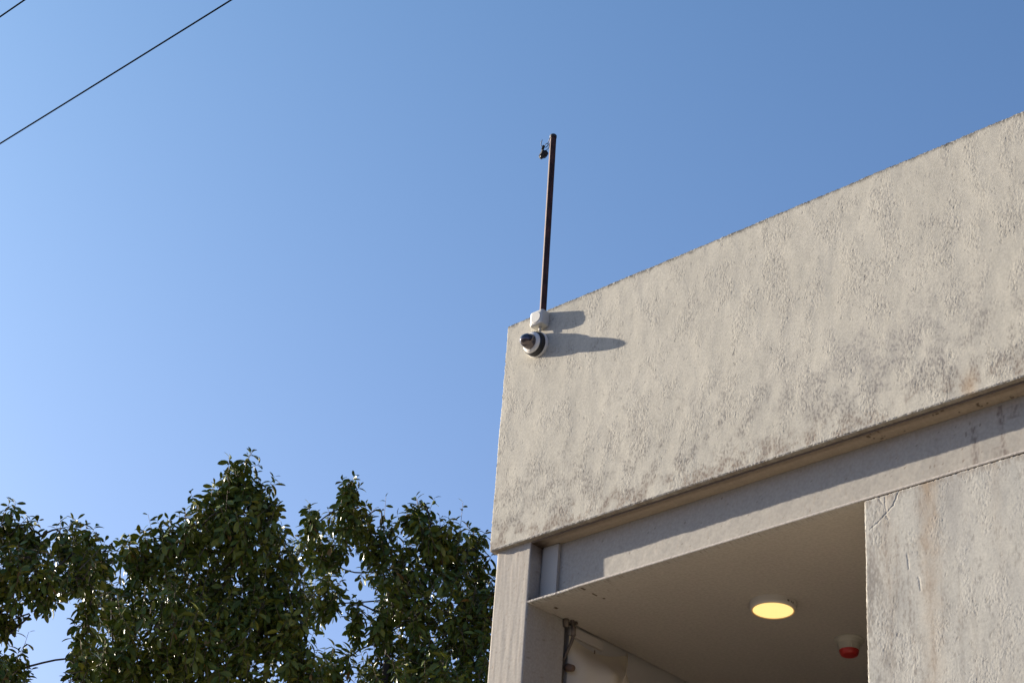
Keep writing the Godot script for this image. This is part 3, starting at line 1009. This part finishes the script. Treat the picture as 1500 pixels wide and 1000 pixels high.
func _ready() -> void:
	# camera
	var cam := Camera3D.new()
	cam.name = "camera"
	cam.position = Vector3(6.559, 1.6, 6.551)
	cam.rotation_degrees = Vector3(30.759, 44.845, 4.633)
	cam.fov = 19.278
	cam.near = 0.1
	cam.far = 1500.0
	add_child(cam)
	cam.current = true
	# sky, sun, exposure
	var to_sun := Vector3(-4.6, 1.41, 1.0).normalized()
	var env := Environment.new()
	env.background_mode = Environment.BG_SKY
	var sky := Sky.new()
	var pano := PanoramaSkyMaterial.new()
	pano.panorama = ImageTexture.create_from_image(sky_image(to_sun))
	sky.sky_material = pano
	env.sky = sky
	env.tonemap_mode = Environment.TONE_MAPPER_LINEAR
	env.tonemap_exposure = EXPOSURE
	env.sdfgi_enabled = true
	env.ssao_enabled = true
	env.ssil_enabled = true
	var we := WorldEnvironment.new()
	we.name = "world_environment"
	we.environment = env
	add_child(we)
	var sun := DirectionalLight3D.new()
	sun.name = "sun"
	sun.light_energy = 1.6
	sun.light_color = Color(1.0, 0.95, 0.88)
	sun.light_angular_distance = 0.5
	sun.shadow_enabled = true
	sun.basis = Basis.looking_at(-to_sun, Vector3.UP)
	add_child(sun)

	n_low = noise(3.0, 3, 11)
	n_mid = noise(7.0, 3, 23)
	n_fine = noise(76.0, 2, 37)
	n_warp = noise(11.0, 2, 51)
	n_groove = noise(62.0, 1, 67)
	n_mott = noise(9.0, 5, 83)
	n_spk = noise(75.0, 2, 97)
	var tint := ImageTexture.create_from_image(grain_image(512, 0.03, 5, 5, 0.90, 1.0))
	var bi := noise(0.055, 4, 9).get_seamless_image(1024, 1024)
	bi.convert(Image.FORMAT_RGBA8)
	bi.bump_map_to_normal_map(6.0)
	var bump := ImageTexture.create_from_image(bi)

	# ground: dark asphalt street, pale pavement with a kerb along the building
	var gm := flat_mat(0.085, 0.082, 0.078, 0.95)
	gm.albedo_texture = tint
	gm.uv1_triplanar = true
	gm.uv1_scale = Vector3.ONE * 0.4
	var st := begin()
	quad(st, Vector3(-600, 0, -600), Vector3(600, 0, -600), Vector3(600, 0, 600), Vector3(-600, 0, 600), Vector3.UP)
	var g := part("ground", done(st), gm, self)
	g.set_meta("kind", "structure")
	tag(g, "dark asphalt ground in front of the building", "ground")
	var pv := part("pavement", box_mesh(Vector3(-40, -0.1, -0.02), Vector3(40, 0.12, 4.6), 0.01), flat_mat(0.42, 0.38, 0.315, 0.95), self)
	pv.set_meta("kind", "structure")
	tag(pv, "pale concrete pavement along the foot of the building", "pavement")

	build_building(tint, bump)
	build_fittings()

	for k in 5:
		leaf_meshes.append(leaf_mesh([0.22, 0.32, 0.12, 0.40, 0.28][k], [0.20, 0.185, 0.21, 0.19, 0.175][k]))
	for c in leaf_tones:
		leaf_mats.append(leaf_material(c, false))
	var eye := cam.position
	make_tree("evergreen_tree", "tallest dark evergreen tree, its pointed top in the middle of the grove", Vector3(-8.45, 0, -4.5), [
		[-8.16,10.59,-4.52,0.21,0.28], [-7.92,10.32,-4.67,0.21,0.24], [-8.37,10.27,-4.42,0.26,0.26], [-8.07,10.01,-4.54,0.48,0.41], [-8.32,9.79,-4.10,0.31,0.29], [-8.71,9.69,-3.95,0.31,0.25], [-8.65,9.64,-4.66,0.70,0.49], [-8.19,9.93,-5.12,0.31,0.38], [-9.00,9.22,-3.98,0.31,0.38], [-8.36,8.84,-4.23,0.74,0.47], [-8.11,9.10,-4.92,0.48,0.55], [-8.71,8.52,-3.79,0.37,0.33], [-7.70,9.25,-5.03,0.24,0.41], [-8.77,9.49,-3.50,0.14,0.19], [-7.62,8.72,-5.18,0.27,0.34], [-8.54,8.37,-4.81,1.02,0.55],
		[-8.84,9.60,-3.26,0.16,0.20], [-8.77,9.33,-3.38,0.20,0.22], [-8.3,7.3,-4.4,1.3,0.8,0.35], [-8.7,6.0,-4.6,1.4,0.9,0.3], [-8.2,4.7,-4.3,1.1,0.8,0.3]], eye, 101)
	make_tree("evergreen_tree", "dark evergreen tree partly cut off by the left edge of the picture", Vector3(-7.35, 0, -1.70), [
		[-7.49,8.71,-1.64,0.23,0.20], [-7.35,8.63,-1.85,0.18,0.17], [-7.22,8.72,-2.07,0.11,0.20], [-7.09,8.16,-1.58,0.28,0.25], [-7.03,8.17,-1.82,0.22,0.24], [-7.04,8.39,-2.14,0.19,0.25], [-7.35,7.91,-1.76,0.16,0.18], [-7.36,7.45,-1.88,0.26,0.19], [-7.08,8.04,-2.36,0.13,0.33], [-6.69,7.44,-2.13,0.12,0.23], [-7.54,8.41,-1.29,0.30,0.30], [-7.51,7.83,-1.41,0.41,0.35], [-7.35,7.23,-1.52,0.46,0.34],
		[-7.76,8.00,-0.71,0.57,0.57,0.5], [-7.51,6.36,-1.53,0.90,0.57,0.35], [-7.35,5.29,-1.69,0.98,0.66,0.3], [-7.43,4.22,-1.61,0.82,0.66,0.3]], eye, 202, 0.86)
	make_tree("evergreen_tree", "dark leafy evergreen tree standing right behind the pillar end of the building", Vector3(-8.05, 0, -6.75), [
		[-8.35,11.15,-6.13,0.15,0.19], [-8.46,10.93,-6.32,0.27,0.24], [-8.53,10.72,-5.82,0.13,0.19], [-8.89,10.69,-6.31,0.31,0.27], [-8.46,10.83,-6.75,0.28,0.27], [-8.06,11.08,-6.85,0.21,0.21], [-7.79,10.84,-6.89,0.28,0.24], [-8.34,10.57,-6.93,0.41,0.27], [-7.77,10.68,-7.18,0.33,0.30], [-7.78,10.97,-7.49,0.20,0.17], [-7.69,10.53,-7.55,0.21,0.34], [-7.91,10.16,-6.97,0.55,0.35], [-7.50,9.92,-7.31,0.33,0.40], [-7.82,9.60,-7.16,0.55,0.40], [-8.58,10.01,-6.13,0.29,0.26], [-8.01,9.79,-6.51,0.16,0.29], [-8.27,9.76,-6.37,0.12,0.22], [-8.31,9.41,-6.86,0.28,0.33], [-7.23,9.22,-7.21,0.32,0.39], [-7.61,8.91,-6.83,0.71,0.39], [-8.56,9.30,-6.37,0.28,0.28], [-7.13,10.04,-7.54,0.29,0.58],
		[-8.0,7.9,-6.8,1.2,0.8,0.35], [-8.2,6.4,-6.6,1.4,0.9,0.3], [-7.9,5.0,-6.9,1.1,0.8,0.3]], eye, 303)
